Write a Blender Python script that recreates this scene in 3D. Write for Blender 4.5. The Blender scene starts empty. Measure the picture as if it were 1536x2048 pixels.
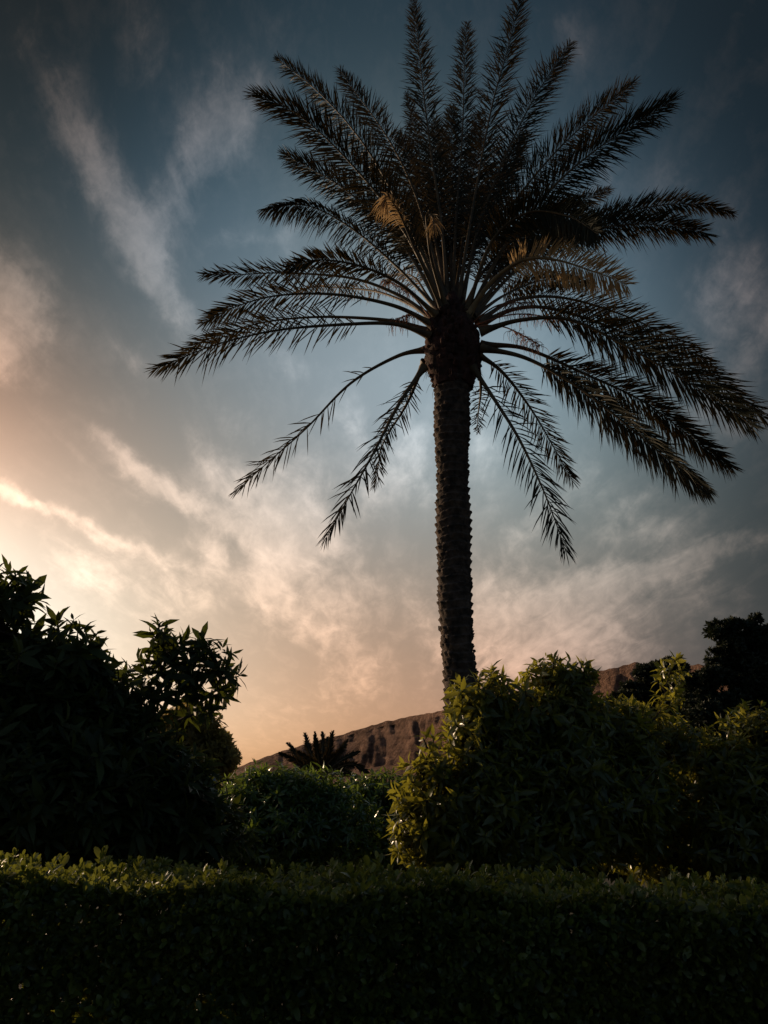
import bpy, math, random
import numpy as np
from mathutils import Vector, Matrix, noise

rng = np.random.default_rng(11)
random.seed(5)
R = math.radians
SC = bpy.context.scene
COL = SC.collection

# ------------------------------------------------------------------ camera
cam = bpy.data.cameras.new('camera')
cam_o = bpy.data.objects.new('camera', cam)
COL.objects.link(cam_o)
SC.camera = cam_o
cam.sensor_fit = 'VERTICAL'
cam.sensor_height = 24
cam.lens = 12 / math.tan(R(33))
cam.clip_end = 6000
cam_o.location = (0, 0, 1.6)
cam_o.rotation_euler = (R(110), 0, 0)
CAM = np.array([0, 0, 1.6])
FPX = 1024 / math.tan(R(33))
CP, SP = math.cos(R(20)), math.sin(R(20))

def ray(x, y):
    """direction (world) seen at a photo position"""
    X, U = x - 768.0, 1024.0 - y
    return np.array([X, FPX * CP - U * SP, FPX * SP + U * CP]) / FPX

def at(x, y, Y):
    """point at ground distance Y from the viewer, in the direction of a photo position"""
    d = ray(x, y)
    return CAM + d / d[1] * Y

def azel(x, y):
    d = ray(x, y)
    d = d / np.linalg.norm(d)
    return math.degrees(math.atan2(d[0], d[1])), math.degrees(math.asin(d[2]))

# ------------------------------------------------------------------ sky
SUN_AZ, SUN_EL = -50.0, 15.0
w = bpy.data.worlds.new('World')
SC.world = w
w.use_nodes = True
NT = w.node_tree
for n_ in list(NT.nodes):
    NT.nodes.remove(n_)

def node(t, **kw):
    n = NT.nodes.new(t)
    for k, v in kw.items():
        setattr(n, k, v)
    return n

def put(n, i, v):
    if isinstance(v, bpy.types.NodeSocket):
        NT.links.new(v, n.inputs[i])
    else:
        n.inputs[i].default_value = v

def M(op, a, b=0.0, c=0.0, clamp=False):
    n = node('ShaderNodeMath', operation=op, use_clamp=clamp)
    put(n, 0, a); put(n, 1, b); put(n, 2, c)
    return n.outputs[0]

def V(op, a, b=(0, 0, 0), c=(0, 0, 0)):
    n = node('ShaderNodeVectorMath', operation=op)
    put(n, 0, a); put(n, 1, b)
    if op == 'MULTIPLY_ADD':
        put(n, 2, c)
    return n.outputs['Value'] if op in ('DOT_PRODUCT', 'DISTANCE', 'LENGTH') else n.outputs[0]

def VS(vec, s):
    n = node('ShaderNodeVectorMath', operation='SCALE')
    put(n, 0, vec)
    put(n, 3, s)
    return n.outputs[0]

def XYZ(a, b, c):
    n = node('ShaderNodeCombineXYZ')
    put(n, 0, a); put(n, 1, b); put(n, 2, c)
    return n.outputs[0]

def NOISE(vec, scale, detail=4, rough=0.55, dist=0.0):
    n = node('ShaderNodeTexNoise')
    put(n, 'Vector', vec)
    n.inputs['Scale'].default_value = scale
    n.inputs['Detail'].default_value = detail
    n.inputs['Roughness'].default_value = rough
    n.inputs['Distortion'].default_value = dist
    return n

tc = node('ShaderNodeTexCoord').outputs['Generated']
sep = node('ShaderNodeSeparateXYZ')
put(sep, 0, V('NORMALIZE', tc))
dx, dy, dz = sep.outputs
AZ = M('MULTIPLY', M('ARCTAN2', dx, dy), 57.29578)
EL = M('MULTIPLY', M('ARCSINE', dz), 57.29578)
AE = XYZ(AZ, EL, 0.0)

sky = node('ShaderNodeTexSky', sky_type='NISHITA')
sky.sun_disc = False
sky.sun_elevation = R(SUN_EL)
sky.sun_rotation = R(SUN_AZ)
sky.dust_density = 3
sky.air_density = 1.0
sky.ozone_density = 1.5

# slow change of tone over the sky: glow and lens vignette put into a colour gain (azimuth, elevation, rgb)
LOBES = [
    (-36, -4, -0.169, -1.198, -1.799),
    (-36, 5, -0.894, 0.104, 0.808),
    (-36, 14, 0.871, 1.195, 1.364),
    (-36, 26, 0.401, -0.793, -1.427),
    (-36, 40, -1.741, -0.805, -0.346),
    (-36, 54, -0.453, -1.05, -1.486),
    (-18, -4, 0.573, 0.233, 0.424),
    (-18, 5, -0.34, 0.177, 0.279),
    (-18, 14, 0.879, 0.395, 0.061),
    (-18, 26, -0.675, -0.599, -0.605),
    (-18, 40, 0.426, 0.7, 0.891),
    (-18, 54, -1.047, -0.89, -0.953),
    (0, -4, 0.115, 0.546, 1.177),
    (0, 5, 0.393, -0.371, -1.272),
    (0, 14, -0.148, -0.14, 0.046),
    (0, 26, 0.365, 0.657, 0.785),
    (0, 40, 0.967, 0.52, 0.15),
    (0, 54, -0.834, -0.498, -0.407),
    (18, -4, -0.355, -0.194, 0.382),
    (18, 5, 1.488, 0.703, 0.197),
    (18, 14, -0.88, -0.479, -0.396),
    (18, 26, 0.998, 0.872, 0.704),
    (18, 40, 0.473, 0.538, 0.584),
    (18, 54, -0.78, -0.596, -0.613),
    (36, -4, -1.195, -0.859, -0.405),
    (36, 5, -0.544, -0.561, -0.655),
    (36, 14, -0.448, -0.483, -0.629),
    (36, 26, -0.09, -0.29, -0.297),
    (36, 40, -1.245, -0.907, -0.886),
    (36, 54, -0.09, -0.336, -0.527)]
acc = None
for A, E, r_, g_, b_ in LOBES:
    d = V('DISTANCE', AE, (A, E, 0))
    m = M('MULTIPLY', M('MULTIPLY', d, d), -1 / (2 * 12.0 ** 2))
    ph = M('EXPONENT', m)
    n = node('ShaderNodeVectorMath', operation='MULTIPLY_ADD')
    put(n, 0, ph); put(n, 1, (r_, g_, b_))
    put(n, 2, acc if acc is not None else (-0.75, -0.75, -0.75))
    acc = n.outputs[0]
sp = node('ShaderNodeSeparateXYZ'); put(sp, 0, acc)
gain = XYZ(*[M('EXPONENT', o) for o in sp.outputs])
base = V('MULTIPLY', sky.outputs[0], gain)

# cirrus: where (streaks) times how it is torn (noise of a flat layer high above, seen in perspective)
zz = M('MAXIMUM', dz, 0.03)
px_, py_ = M('DIVIDE', dx, M('ADD', zz, 0.08)), M('DIVIDE', dy, M('ADD', zz, 0.08))
fib = NOISE(XYZ(M('MULTIPLY', px_, 3.0), M('MULTIPLY', py_, 0.9), 0.0), 3.6, 6, 0.6, 0.6)
puff = NOISE(AE, 0.22, 7, 0.62, 0.5)
fine = NOISE(AE, 0.75, 7, 0.66, 0.4)
wn = NOISE(AE, 0.09, 4, 0.55)
wn2 = NOISE(AE, 0.42, 4, 0.6)
w1 = V('MULTIPLY_ADD', wn.outputs['Color'], (5, 5, 0), (-2.5, -2.5, 0))
w2 = V('MULTIPLY_ADD', wn2.outputs['Color'], (1.8, 1.8, 0), (-0.9, -0.9, 1.0))
WAE = V('ADD', AE, V('ADD', w1, w2))     # z = 1 for the dot products below

# x0 y0 x1 y1 half-width amplitude : the bands of cloud as they lie in the photograph's sky
STREAKS = [
    (115, 190, 180, 320, 34, .30), (160, 300, 270, 440, 34, .55), (230, 400, 300, 480, 20, .40),
    (470, 190, 400, 300, 56, .60), (430, 250, 345, 420, 34, .62), (530, 140, 480, 240, 26, .22),
    (285, 450, 330, 560, 24, .72), (300, 500, 375, 620, 26, .80), (155, 375, 235, 392, 10, .30),
    (290, 20, 312, 160, 34, .20), (450, 480, 570, 458, 14, .30), (60, 60, 110, 190, 30, .14),
    (-60, 600, 25, 600, 46, 1.8), (-50, 655, 15, 655, 46, 1.6),
    (200, 880, 300, 965, 11, .9), (280, 950, 500, 1085, 19, .9), (-20, 945, 110, 1030, 9, .6), (90, 1020, 260, 1110, 9, .6), (240, 1090, 400, 1170, 10, .35),
    (415, 880, 480, 980, 22, .52), (490, 1000, 620, 1070, 44, 1.3), (575, 1030, 555, 1150, 46, 1.9),
    (520, 1120, 525, 1175, 20, 1.6), (400, 1110, 425, 1140, 22, 1.1), (620, 1190, 700, 1250, 34, .50), (500, 1180, 680, 1310, 28, .40),
    (475, 820, 500, 850, 20, .22), (300, 1190, 420, 1200, 30, .40), (150, 1140, 230, 1150, 40, .22),
    (690, 850, 740, 900, 26, .38), (740, 980, 820, 900, 40, .50), (820, 900, 850, 1000, 30, .30),
    (965, 800, 960, 960, 30, .34), (985, 1110, 1070, 1040, 22, .50), (955, 1180, 1030, 1140, 22, .50),
    (960, 1260, 1100, 1200, 44, .85), (1080, 1270, 1240, 1190, 52, .85), (1160, 1200, 1320, 1130, 22, 1.0),
    (1320, 1130, 1520, 1085, 15, .9), (980, 1330, 1200, 1290, 40, .5), (1230, 1060, 1330, 1010, 26, .42), (1330, 1060, 1420, 1040, 20, .34),
    (1230, 1005, 1330, 955, 12, .34), (1360, 1130, 1460, 1200, 30, .26), (1040, 1330, 1250, 1290, 34, .40),
    (1200, 380, 1330, 350, 34, .16), (1400, 560, 1480, 600, 34, .40), (1450, 480, 1536, 620, 40, .34),
    (1470, 640, 1560, 700, 50, .40), (1380, 760, 1500, 820, 50, .26), (1130, 60, 1180, 110, 24, .12),
    (700, 1120, 760, 1210, 26, .26), (560, 700, 620, 730, 30, .16), (230, 690, 300, 740, 14, .22),
    (620, 1400, 760, 1330, 24, .22), (820, 1160, 880, 1290, 26, .34), (1150, 900, 1180, 980, 40, .12),
]
dens = 0.0
for x0, y0, x1, y1, hw, amp in STREAKS:
    a0, a1 = np.array(azel(x0, y0)), np.array(azel(x1, y1))
    c = (a0 + a1) / 2
    t = a1 - a0
    L = np.linalg.norm(t)
    t /= L
    sc = 57.3 / FPX * 0.93
    hl = L * 0.55 + hw * sc * 0.8
    hwd = hw * sc * 1.35
    nrm = np.array([-t[1], t[0]])
    u = V('DOT_PRODUCT', WAE, (t[0] / hl, t[1] / hl, -float(t @ c) / hl))
    v = V('DOT_PRODUCT', WAE, (nrm[0] / hwd, nrm[1] / hwd, -float(nrm @ c) / hwd))
    q = M('MULTIPLY_ADD', u, u, M('MULTIPLY', v, v))
    dens = M('MULTIPLY_ADD', M('POWER', 0.3679, q), amp, dens)
# general thin veil patches so that other parts of the sky are not empty
tex = M('MULTIPLY_ADD', fib.outputs['Fac'], 0.40, M('MULTIPLY_ADD', puff.outputs['Fac'], 0.36, M('MULTIPLY', fine.outputs['Fac'], 0.24)))
tex = M('MULTIPLY_ADD', M('ADD', tex, -0.5), 4.2, 0.5)                 # spread round 0.5
er = M('MULTIPLY_ADD', M('ADD', tex, -0.5), 0.95, M('MULTIPLY_ADD', dens, 0.45, 0.36), clamp=True)
thin = M('MAXIMUM', M('MULTIPLY', M('ADD', tex, -0.45), 0.16), 0.0)
op = M('SUBTRACT', 1.0, M('EXPONENT', M('MULTIPLY', M('MULTIPLY', dens, er), -3.2)))
cd = M('MULTIPLY_ADD', op, M('MULTIPLY_ADD', tex, 0.75, 0.42), thin)
cd = M('MINIMUM', cd, 1.6)
extra = V('MULTIPLY_ADD', base, (0.86, 0.78, 0.75), (0.98, 0.60, 0.40))      # what a bright wisp adds to the sky behind it
skyc = V('ADD', base, VS(extra, cd))
bg = node('ShaderNodeBackground')
put(bg, 0, skyc)
bg.inputs[1].default_value = 0.1
out = node('ShaderNodeOutputWorld')
NT.links.new(bg.outputs[0], out.inputs[0])
w.cycles.sampling_method = 'MANUAL'
w.cycles.sample_map_resolution = 512

# ------------------------------------------------------------------ sun
sun = bpy.data.lights.new('sun', 'SUN')
sun.energy = 2.6
sun.angle = R(1.5)
sun.color = (1.0, 0.70, 0.43)
sun_o = bpy.data.objects.new('sun', sun)
COL.objects.link(sun_o)
sd = Vector((math.sin(R(SUN_AZ)) * math.cos(R(SUN_EL)), math.cos(R(SUN_AZ)) * math.cos(R(SUN_EL)), math.sin(R(SUN_EL))))
sun_o.rotation_euler = (-sd).to_track_quat('-Z', 'Y').to_euler()
sun_o.location = sd * 60

SC.view_settings.view_transform = 'Standard'
SC.view_settings.look = 'None'
SC.view_settings.exposure = 0
SC.view_settings.gamma = 1
SC.cycles.max_bounces = 5
SC.cycles.transmission_bounces = 3
SC.cycles.transparent_max_bounces = 4
#@@SKYEND@@
# ------------------------------------------------------------------ materials
def new_mat(name):
    m = bpy.data.materials.new(name)
    m.use_nodes = True
    nt = m.node_tree
    b = nt.nodes['Principled BSDF']
    return m, nt, b

def leaf_mat(name, dark, light, trans, tmix=0.35, rough=0.42, hue=0.03, spec=0.5):
    """leaf: colour differs from leaf to leaf, glossy upper skin, light shines through"""
    m, nt, b = new_mat(name)
    N = nt.nodes; L = nt.links.new
    geo = N.new('ShaderNodeNewGeometry')
    rp = N.new('ShaderNodeValToRGB')
    rp.color_ramp.elements[0].color = (*dark, 1); rp.color_ramp.elements[0].position = 0.15
    rp.color_ramp.elements[1].color = (*light, 1)
    L(geo.outputs['Random Per Island'], rp.inputs[0])
    tc_ = N.new('ShaderNodeTexCoord')
    nz = N.new('ShaderNodeTexNoise'); nz.inputs['Scale'].default_value = 2.2; nz.inputs['Detail'].default_value = 3
    L(tc_.outputs['Object'], nz.inputs['Vector'])
    hs = N.new('ShaderNodeHueSaturation')
    mr = N.new('ShaderNodeMapRange')
    mr.inputs['From Min'].default_value = 0.3; mr.inputs['From Max'].default_value = 0.7
    mr.inputs['To Min'].default_value = 0.5 - hue; mr.inputs['To Max'].default_value = 0.5 + hue
    L(nz.outputs['Fac'], mr.inputs['Value']); L(mr.outputs[0], hs.inputs['Hue'])
    L(rp.outputs[0], hs.inputs['Color'])
    L(hs.outputs[0], b.inputs['Base Color'])
    b.inputs['Roughness'].default_value = rough
    b.inputs['Specular IOR Level'].default_value = spec
    tr = N.new('ShaderNodeBsdfTranslucent')
    mul = N.new('ShaderNodeMixRGB'); mul.blend_type = 'MULTIPLY'; mul.inputs[0].default_value = 0.35
    mul.inputs[1].default_value = (*trans, 1)
    sc_ = N.new('ShaderNodeValToRGB')
    sc_.color_ramp.elements[0].color = (.25, .3, .2, 1); sc_.color_ramp.elements[1].color = (1, 1, 1, 1)
    L(geo.outputs['Random Per Island'], sc_.inputs[0]); L(sc_.outputs[0], mul.inputs[2])
    L(mul.outputs[0], tr.inputs['Color'])
    mix = N.new('ShaderNodeMixShader'); mix.inputs[0].default_value = tmix
    o = N['Material Output']
    L(b.outputs[0], mix.inputs[1]); L(tr.outputs[0], mix.inputs[2]); L(mix.outputs[0], o.inputs[0])
    return m

def noise_mat(name, c1, c2, scale, rough=0.9, bump=0.4, detail=6, dist=0.02, stretch=(1, 1, 1), mid=(0.35, 0.65)):
    m, nt, b = new_mat(name)
    N = nt.nodes; L = nt.links.new
    tc_ = N.new('ShaderNodeTexCoord'); mp = N.new('ShaderNodeMapping'); mp.inputs['Scale'].default_value = stretch
    nz = N.new('ShaderNodeTexNoise'); nz.inputs['Scale'].default_value = scale; nz.inputs['Detail'].default_value = detail
    nz.inputs['Roughness'].default_value = 0.62
    rp = N.new('ShaderNodeValToRGB')
    rp.color_ramp.elements[0].color = (*c1, 1); rp.color_ramp.elements[0].position = mid[0]
    rp.color_ramp.elements[1].color = (*c2, 1); rp.color_ramp.elements[1].position = mid[1]
    L(tc_.outputs['Object'], mp.inputs['Vector']); L(mp.outputs[0], nz.inputs['Vector'])
    L(nz.outputs['Fac'], rp.inputs[0]); L(rp.outputs[0], b.inputs['Base Color'])
    bp = N.new('ShaderNodeBump'); bp.inputs['Strength'].default_value = bump; bp.inputs['Distance'].default_value = dist
    L(nz.outputs['Fac'], bp.inputs['Height']); L(bp.outputs[0], b.inputs['Normal'])
    b.inputs['Roughness'].default_value = rough
    b.inputs['Specular IOR Level'].default_value = 0.25
    return m

MAT = {}
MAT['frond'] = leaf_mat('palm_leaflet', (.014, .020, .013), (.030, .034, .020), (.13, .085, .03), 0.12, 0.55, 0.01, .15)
MAT['frond_dry'] = leaf_mat('dry_palm_leaflet', (.10, .06, .028), (.28, .17, .08), (.58, .38, .19), 0.42, 0.6, 0.01, .2)
MAT['frond_sunlit'] = leaf_mat('sunlit_palm_leaflet', (.16, .09, .035), (.40, .24, .10), (.90, .62, .32), 0.5, 0.6, 0.01, .2)  # partly dry frond, with the gold of sunlight put into its leaflet colour
MAT['rachis_sunlit'] = noise_mat('sunlit_rachis', (.18, .12, .06), (.38, .26, .13), 6, 0.6, 0.2)  # stalk of the golden frond, sunlight painted in as a lighter tone
MAT['rachis'] = noise_mat('palm_rachis', (.055, .04, .022), (.15, .10, .05), 6, 0.6, 0.2)
MAT['bark'] = noise_mat('palm_bark', (.03, .024, .02), (.13, .09, .07), 9, 0.95, 0.8, dist=0.03)
MAT['fibre'] = noise_mat('palm_fibre', (.03, .02, .016), (.09, .04, .034), 14, 0.95, 0.8, dist=0.02, stretch=(1, 1, .2))
MAT['fruit'] = noise_mat('fruit_stalk', (.22, .09, .05), (.42, .20, .11), 10, 0.7, 0.2)
MAT['wood'] = noise_mat('tree_bark', (.035, .028, .02), (.10, .08, .06), 14, 0.9, 0.7)
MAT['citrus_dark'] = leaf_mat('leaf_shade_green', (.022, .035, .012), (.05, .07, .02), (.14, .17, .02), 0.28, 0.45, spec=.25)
MAT['citrus'] = leaf_mat('leaf_yellow_green', (.04, .06, .014), (.11, .13, .028), (.48, .44, .05), 0.44, 0.30, 0.02, .6)
MAT['citrus_mid'] = leaf_mat('leaf_mid_green', (.035, .07, .016), (.09, .15, .03), (.30, .42, .05), 0.32, 0.26, 0.02, .7)
MAT['hedge'] = leaf_mat('hedge_leaf', (.03, .05, .012), (.12, .155, .03), (.36, .38, .05), 0.32, 0.4, 0.02)
MAT['small_leaf'] = leaf_mat('small_leaf_olive', (.09, .075, .025), (.22, .17, .06), (.7, .52, .15), 0.5, 0.5)
MAT['needle'] = leaf_mat('pine_needle', (.018, .028, .015), (.035, .05, .025), (.05, .06, .02), 0.15, 0.6)
MAT['soil'] = noise_mat('garden_soil', (.025, .022, .014), (.06, .05, .03), 3, 0.95, 0.5)
MAT['metal'] = noise_mat('painted_metal', (.16, .18, .18), (.22, .24, .24), 8, 0.45, 0.05)

# ------------------------------------------------------------------ mesh helpers
def tag(o, label=None, cat=None, group=None, kind=None):
    if label: o['label'] = label
    if cat: o['category'] = cat
    if group: o['group'] = group
    if kind: o['kind'] = kind
    return o

def empty(name, loc):
    o = bpy.data.objects.new(name, None)
    o.location = loc
    COL.objects.link(o)
    return o

class Buf:
    def __init__(s):
        s.v = []; s.q = []; s.t = []; s.n = 0; s.mq = []; s.mt = []
    def add(s, verts, quads=None, tris=None, mi=0):
        verts = np.asarray(verts, float).reshape(-1, 3)
        if quads is not None and len(quads):
            q = np.asarray(quads, int).reshape(-1, 4) + s.n
            s.q.append(q); s.mq.append(np.full(len(q), mi))
        if tris is not None and len(tris):
            t = np.asarray(tris, int).reshape(-1, 3) + s.n
            s.t.append(t); s.mt.append(np.full(len(t), mi))
        s.v.append(verts); s.n += len(verts)
    def tube(s, pts, rad, seg=6, mi=0, cap=True):
        pts = np.asarray(pts, float); n = len(pts)
        rad = np.broadcast_to(np.asarray(rad, float), (n,))
        tg = np.gradient(pts, axis=0)
        tg /= np.linalg.norm(tg, axis=1)[:, None] + 1e-9
        ref = np.array([0, 0, 1.0]) if abs(tg[0][2]) < 0.9 else np.array([1.0, 0, 0])
        a = np.cross(tg, ref); a /= np.linalg.norm(a, axis=1)[:, None] + 1e-9
        b = np.cross(tg, a)
        th = np.linspace(0, 2 * np.pi, seg, endpoint=False)
        ring = pts[:, None] + rad[:, None, None] * (np.cos(th)[None, :, None] * a[:, None] + np.sin(th)[None, :, None] * b[:, None])
        v = ring.reshape(-1, 3)
        q = []
        for i in range(n - 1):
            for j in range(seg):
                k = (j + 1) % seg
                q.append((i * seg + j, i * seg + k, (i + 1) * seg + k, (i + 1) * seg + j))
        s.add(v, q, None, mi)
    def build(s, name, mats, parent=None, smooth=False):
        me = bpy.data.meshes.new(name)
        v = np.concatenate(s.v)
        q = np.concatenate(s.q) if s.q else np.zeros((0, 4), int)
        t = np.concatenate(s.t) if s.t else np.zeros((0, 3), int)
        me.vertices.add(len(v)); me.vertices.foreach_set('co', v.astype(np.float32).ravel())
        loops = np.concatenate([q.ravel(), t.ravel()]).astype(np.int32)
        me.loops.add(len(loops)); me.loops.foreach_set('vertex_index', loops)
        me.polygons.add(len(q) + len(t))
        st = np.concatenate([np.arange(len(q)) * 4, len(q) * 4 + np.arange(len(t)) * 3]).astype(np.int32)
        me.polygons.foreach_set('loop_start', st)
        mi = np.concatenate((s.mq or [np.zeros(0, int)]) + (s.mt or [np.zeros(0, int)])).astype(np.int32)
        if not isinstance(mats, (list, tuple)):
            mats = [mats]
        for m in mats:
            me.materials.append(m)
        me.polygons.foreach_set('material_index', mi)
        if smooth:
            me.polygons.foreach_set('use_smooth', np.ones(len(mi), bool))
        me.update(calc_edges=True)
        me.validate()
        o = bpy.data.objects.new(name, me)
        COL.objects.link(o)
        if parent is not None:
            o.parent = parent
            o.matrix_parent_inverse = Matrix.Translation(-Vector(parent.location))
        return o

def unit(a):
    a = np.asarray(a, float)
    return a / (np.linalg.norm(a, axis=-1, keepdims=True) + 1e-9)

def smooth_curve(pts, n):
    """Catmull-Rom through control points, n samples evenly spaced by arc length"""
    p = np.asarray(pts, float)
    p = np.vstack([2 * p[0] - p[1], p, 2 * p[-1] - p[-2]])
    out_ = []
    for i in range(1, len(p) - 2):
        for t in np.linspace(0, 1, 16, endpoint=False):
            a, b, c, d = p[i - 1], p[i], p[i + 1], p[i + 2]
            out_.append(0.5 * ((2 * b) + (-a + c) * t + (2 * a - 5 * b + 4 * c - d) * t * t + (-a + 3 * b - 3 * c + d) * t ** 3))
    out_.append(p[-2])
    out_ = np.array(out_)
    s = np.concatenate([[0], np.cumsum(np.linalg.norm(np.diff(out_, axis=0), axis=1))])
    u = np.linspace(0, s[-1], n)
    return np.stack([np.interp(u, s, out_[:, k]) for k in range(out_.shape[1])], 1)

# ------------------------------------------------------------------ leaves
# each template: stations along the blade (t, half width), folded along the midrib and bent down
def blade(width, droop, fold=0.25, st=((0.28, .82), (0.62, .85))):
    v = [(0, 0, 0)]
    for t, wd in st:
        z = -droop * t * t
        hw = width * 0.5 * wd
        v += [(t, -hw, z + fold * hw), (t, 0, z), (t, hw, z + fold * hw)]
    v.append((1, 0, -droop))
    v = np.array(v)
    k = len(st)
    q, t_ = [], [(0, 2, 1), (0, 3, 2)]
    for i in range(k - 1):
        a = 1 + 3 * i; b = a + 3
        q += [(a, a + 1, b + 1, b), (a + 1, a + 2, b + 2, b + 1)]
    a = 1 + 3 * (k - 1)
    t_ += [(a, a + 1, a + 3), (a + 1, a + 2, a + 3)]
    return v, np.array(q), np.array(t_)

LANCE = [blade(.30, .10), blade(.35, .28), blade(.28, .45)]
OVAL = [blade(.52, .05, .35, ((.22, .55), (.55, 1.0), (.85, .75))), blade(.46, .18, .3, ((.22, .55), (.55, 1.0), (.85, .7)))]
SMALL = [(np.array([(0, 0, 0), (.5, -.22, .04), (1, 0, -.1), (.5, .22, .04)]), np.array([(0, 1, 2, 3)]), np.zeros((0, 3), int))]
NEEDLE = [(np.array([(0, -.03, 0), (1, 0, 0), (0, .03, 0)]), np.zeros((0, 4), int), np.array([(0, 1, 2)]))]

def scatter(buf, templ, org, d, up, scale, mi=0):
    """leaves at org, pointing along d, upper side towards up"""
    d = unit(d)
    side = unit(np.cross(up, d))
    nrm = np.cross(d, side)
    n = len(org)
    pick = rng.integers(0, len(templ), n)
    for k, (tv, tq, tt) in enumerate(templ):
        s = pick == k
        c = int(s.sum())
        if not c:
            continue
        B = np.stack([d[s], side[s], nrm[s]], 1)                      # c,3,3
        v = np.einsum('vk,ckj->cvj', tv, B) * scale[s][:, None, None] + org[s][:, None]
        off = (np.arange(c) * len(tv))[:, None, None]
        q = (tq[None] + off).reshape(-1, 4) if len(tq) else None
        t = (tt[None] + off).reshape(-1, 3) if len(tt) else None
        buf.add(v.reshape(-1, 3), q, t, mi)

def whorls(buf, templ, pos, axis, nleaf, size, twig=0.5, lo=30, hi=95, droop=0.25):
    """a tuft of leaves round a shoot at each pos, shoot pointing along axis"""
    n = len(pos)
    axis = unit(axis)
    ref = np.where(np.abs(axis[:, 2:3]) < 0.9, np.array([[0, 0, 1.0]]), np.array([[1.0, 0, 0]]))
    a = unit(np.cross(axis, ref)); b = np.cross(axis, a)
    O, D, U, S = [], [], [], []
    ph0 = rng.uniform(0, 6.28, n)
    sz = rng.uniform(.75, 1.25, n)
    for i in range(nleaf):
        f = i / max(1, nleaf - 1)
        ph = ph0 + i * 2.4 + rng.normal(0, .25, n)
        th = np.radians(lo + (hi - lo) * (1 - f) + rng.normal(0, 11, n))
        rad = np.cos(ph)[:, None] * a + np.sin(ph)[:, None] * b
        d = axis * np.cos(th)[:, None] + rad * np.sin(th)[:, None]
        d = d + np.array([0, 0, -droop]) * rng.uniform(.2, 1.6, n)[:, None]
        up = axis * np.sin(th)[:, None] - rad * np.cos(th)[:, None] + rng.normal(0, .35, (n, 3))
        O.append(pos + axis * (f * size * twig)[..., None] if np.ndim(f * size * twig) else pos + axis * (f * size * twig))
        D.append(d); U.append(up)
        S.append(size * sz * rng.uniform(.6, 1.15, n) * (0.75 + .35 * math.sin(math.pi * min(1, f + .15))))
    scatter(buf, templ, np.concatenate(O), np.concatenate(D), np.concatenate(U), np.concatenate(S))

def limb(buf, p0, p1, r0, r1, wob=0.12, n=7, seg=7):
    p0, p1 = np.array(p0, float), np.array(p1, float)
    t = np.linspace(0, 1, n)[:, None]
    L = np.linalg.norm(p1 - p0)
    p = p0 + (p1 - p0) * t
    off = np.cumsum(rng.normal(0, wob * L / n, (n, 3)), axis=0)
    off -= t * off[-1]
    off[:, 2] -= np.sin(t[:, 0] * np.pi) * L * 0.05
    p = p + off
    buf.tube(p, np.linspace(r0, r1, n), seg)
    return p

def tree(name, label, cat, group, base, blobs, mat, templ, leaf, nleaf, per, trunk_r=0.09, twigs=0.5, clump=0, stray=0.07,
         axis_up=0.5, lo=30, hi=95, droop=.25, fork=None, shell=0.55, depth=1.0, yup=0.0):
    """blobs: (x, y, rx, ry, distance[, density]) in the photograph's measure, turned into metres round the tree"""
    root = empty(name, base)
    tag(root, label, cat, group)
    lf, wd = Buf(), Buf()
    base = np.array(base, float)
    cs = []
    for bl in blobs:
        c = at(bl[0], bl[1], bl[4])
        m = np.linalg.norm(c - CAM) / FPX * 0.97
        rx, rz = bl[2] * m, bl[3] * m
        ry = (rx + rz) * 0.5 * depth
        den = bl[5] if len(bl) > 5 else 1.0
        if clump:
            dd = unit(rng.normal(0, 1, (clump, 3)))
            for q in dd:
                f_ = rng.uniform(.28, .5)
                cs.append((c + q * np.array([rx, ry, rz]) * rng.uniform(.45, .95), rx * f_ * 1.1, ry * f_, rz * f_ * .85, den, bl[2] * bl[3] * 3.14 * f_ * f_ * 1.5))
        else:
            cs.append((c, rx, ry, rz, den, bl[2] * bl[3] * 3.14))
    mean = np.mean([c[0] for c in cs], axis=0)
    fk = np.array(fork) if fork is not None else base + (mean - base) * 0.45
    limb(wd, base - np.array([0, 0, .1]), fk, trunk_r * 1.3, trunk_r, .06, 8, 9)
    cs.sort(key=lambda q: np.linalg.norm(q[0] - fk))
    nodes = [(fk, trunk_r * .6)]
    for c, rx, ry, rz, den, area in cs:
        # each limb leaves the nearest older limb that lies lower and inward
        best = min(nodes, key=lambda q: np.linalg.norm(q[0] - c) + 2.5 * max(0, q[0][2] - c[2] + .1) + .25 * np.linalg.norm(q[0] - fk))
        r_s = min(best[1] * .8, trunk_r * .45)
        lp = limb(wd, best[0], c, r_s, max(.006, r_s * .35), .13, 8, 6)
        nodes += [(lp[i], r_s * (1 - .65 * i / 7)) for i in (3, 5, 7)]
        n = max(4, int(area / per * den))
        dirs = unit(rng.normal(0, 1, (n, 3)))
        rad = rng.uniform(0, 1, n) ** (1 / 3)
        rad = np.where(rng.uniform(0, 1, n) < shell, rng.uniform(.72, 1.03, n), rad)
        rad = np.where(rng.uniform(0, 1, n) < stray, rng.uniform(1.1, 1.38, n), rad)
        pos = c + dirs * rad[:, None] * np.array([rx, ry, rz])
        ax = dirs * 0.9 + np.array([0, 0, axis_up]) + rng.normal(0, .35, (n, 3))
        whorls(lf, templ, pos, ax, nleaf, leaf, lo=lo, hi=hi, droop=droop)
        k = int(n * twigs)
        for i in range(k):
            q = lp[rng.integers(4, len(lp))]
            mid = (q + pos[i]) / 2 + rng.normal(0, .05, 3) * rx
            wd.tube(smooth_curve([q, mid, pos[i] + unit(ax[i]) * leaf * .5], 5), np.linspace(.011, .003, 5) * (trunk_r / .08), 4)
    wd.build('trunk', MAT['wood'], root, True)
    lf.build('crown', mat, root)
    return root

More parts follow.
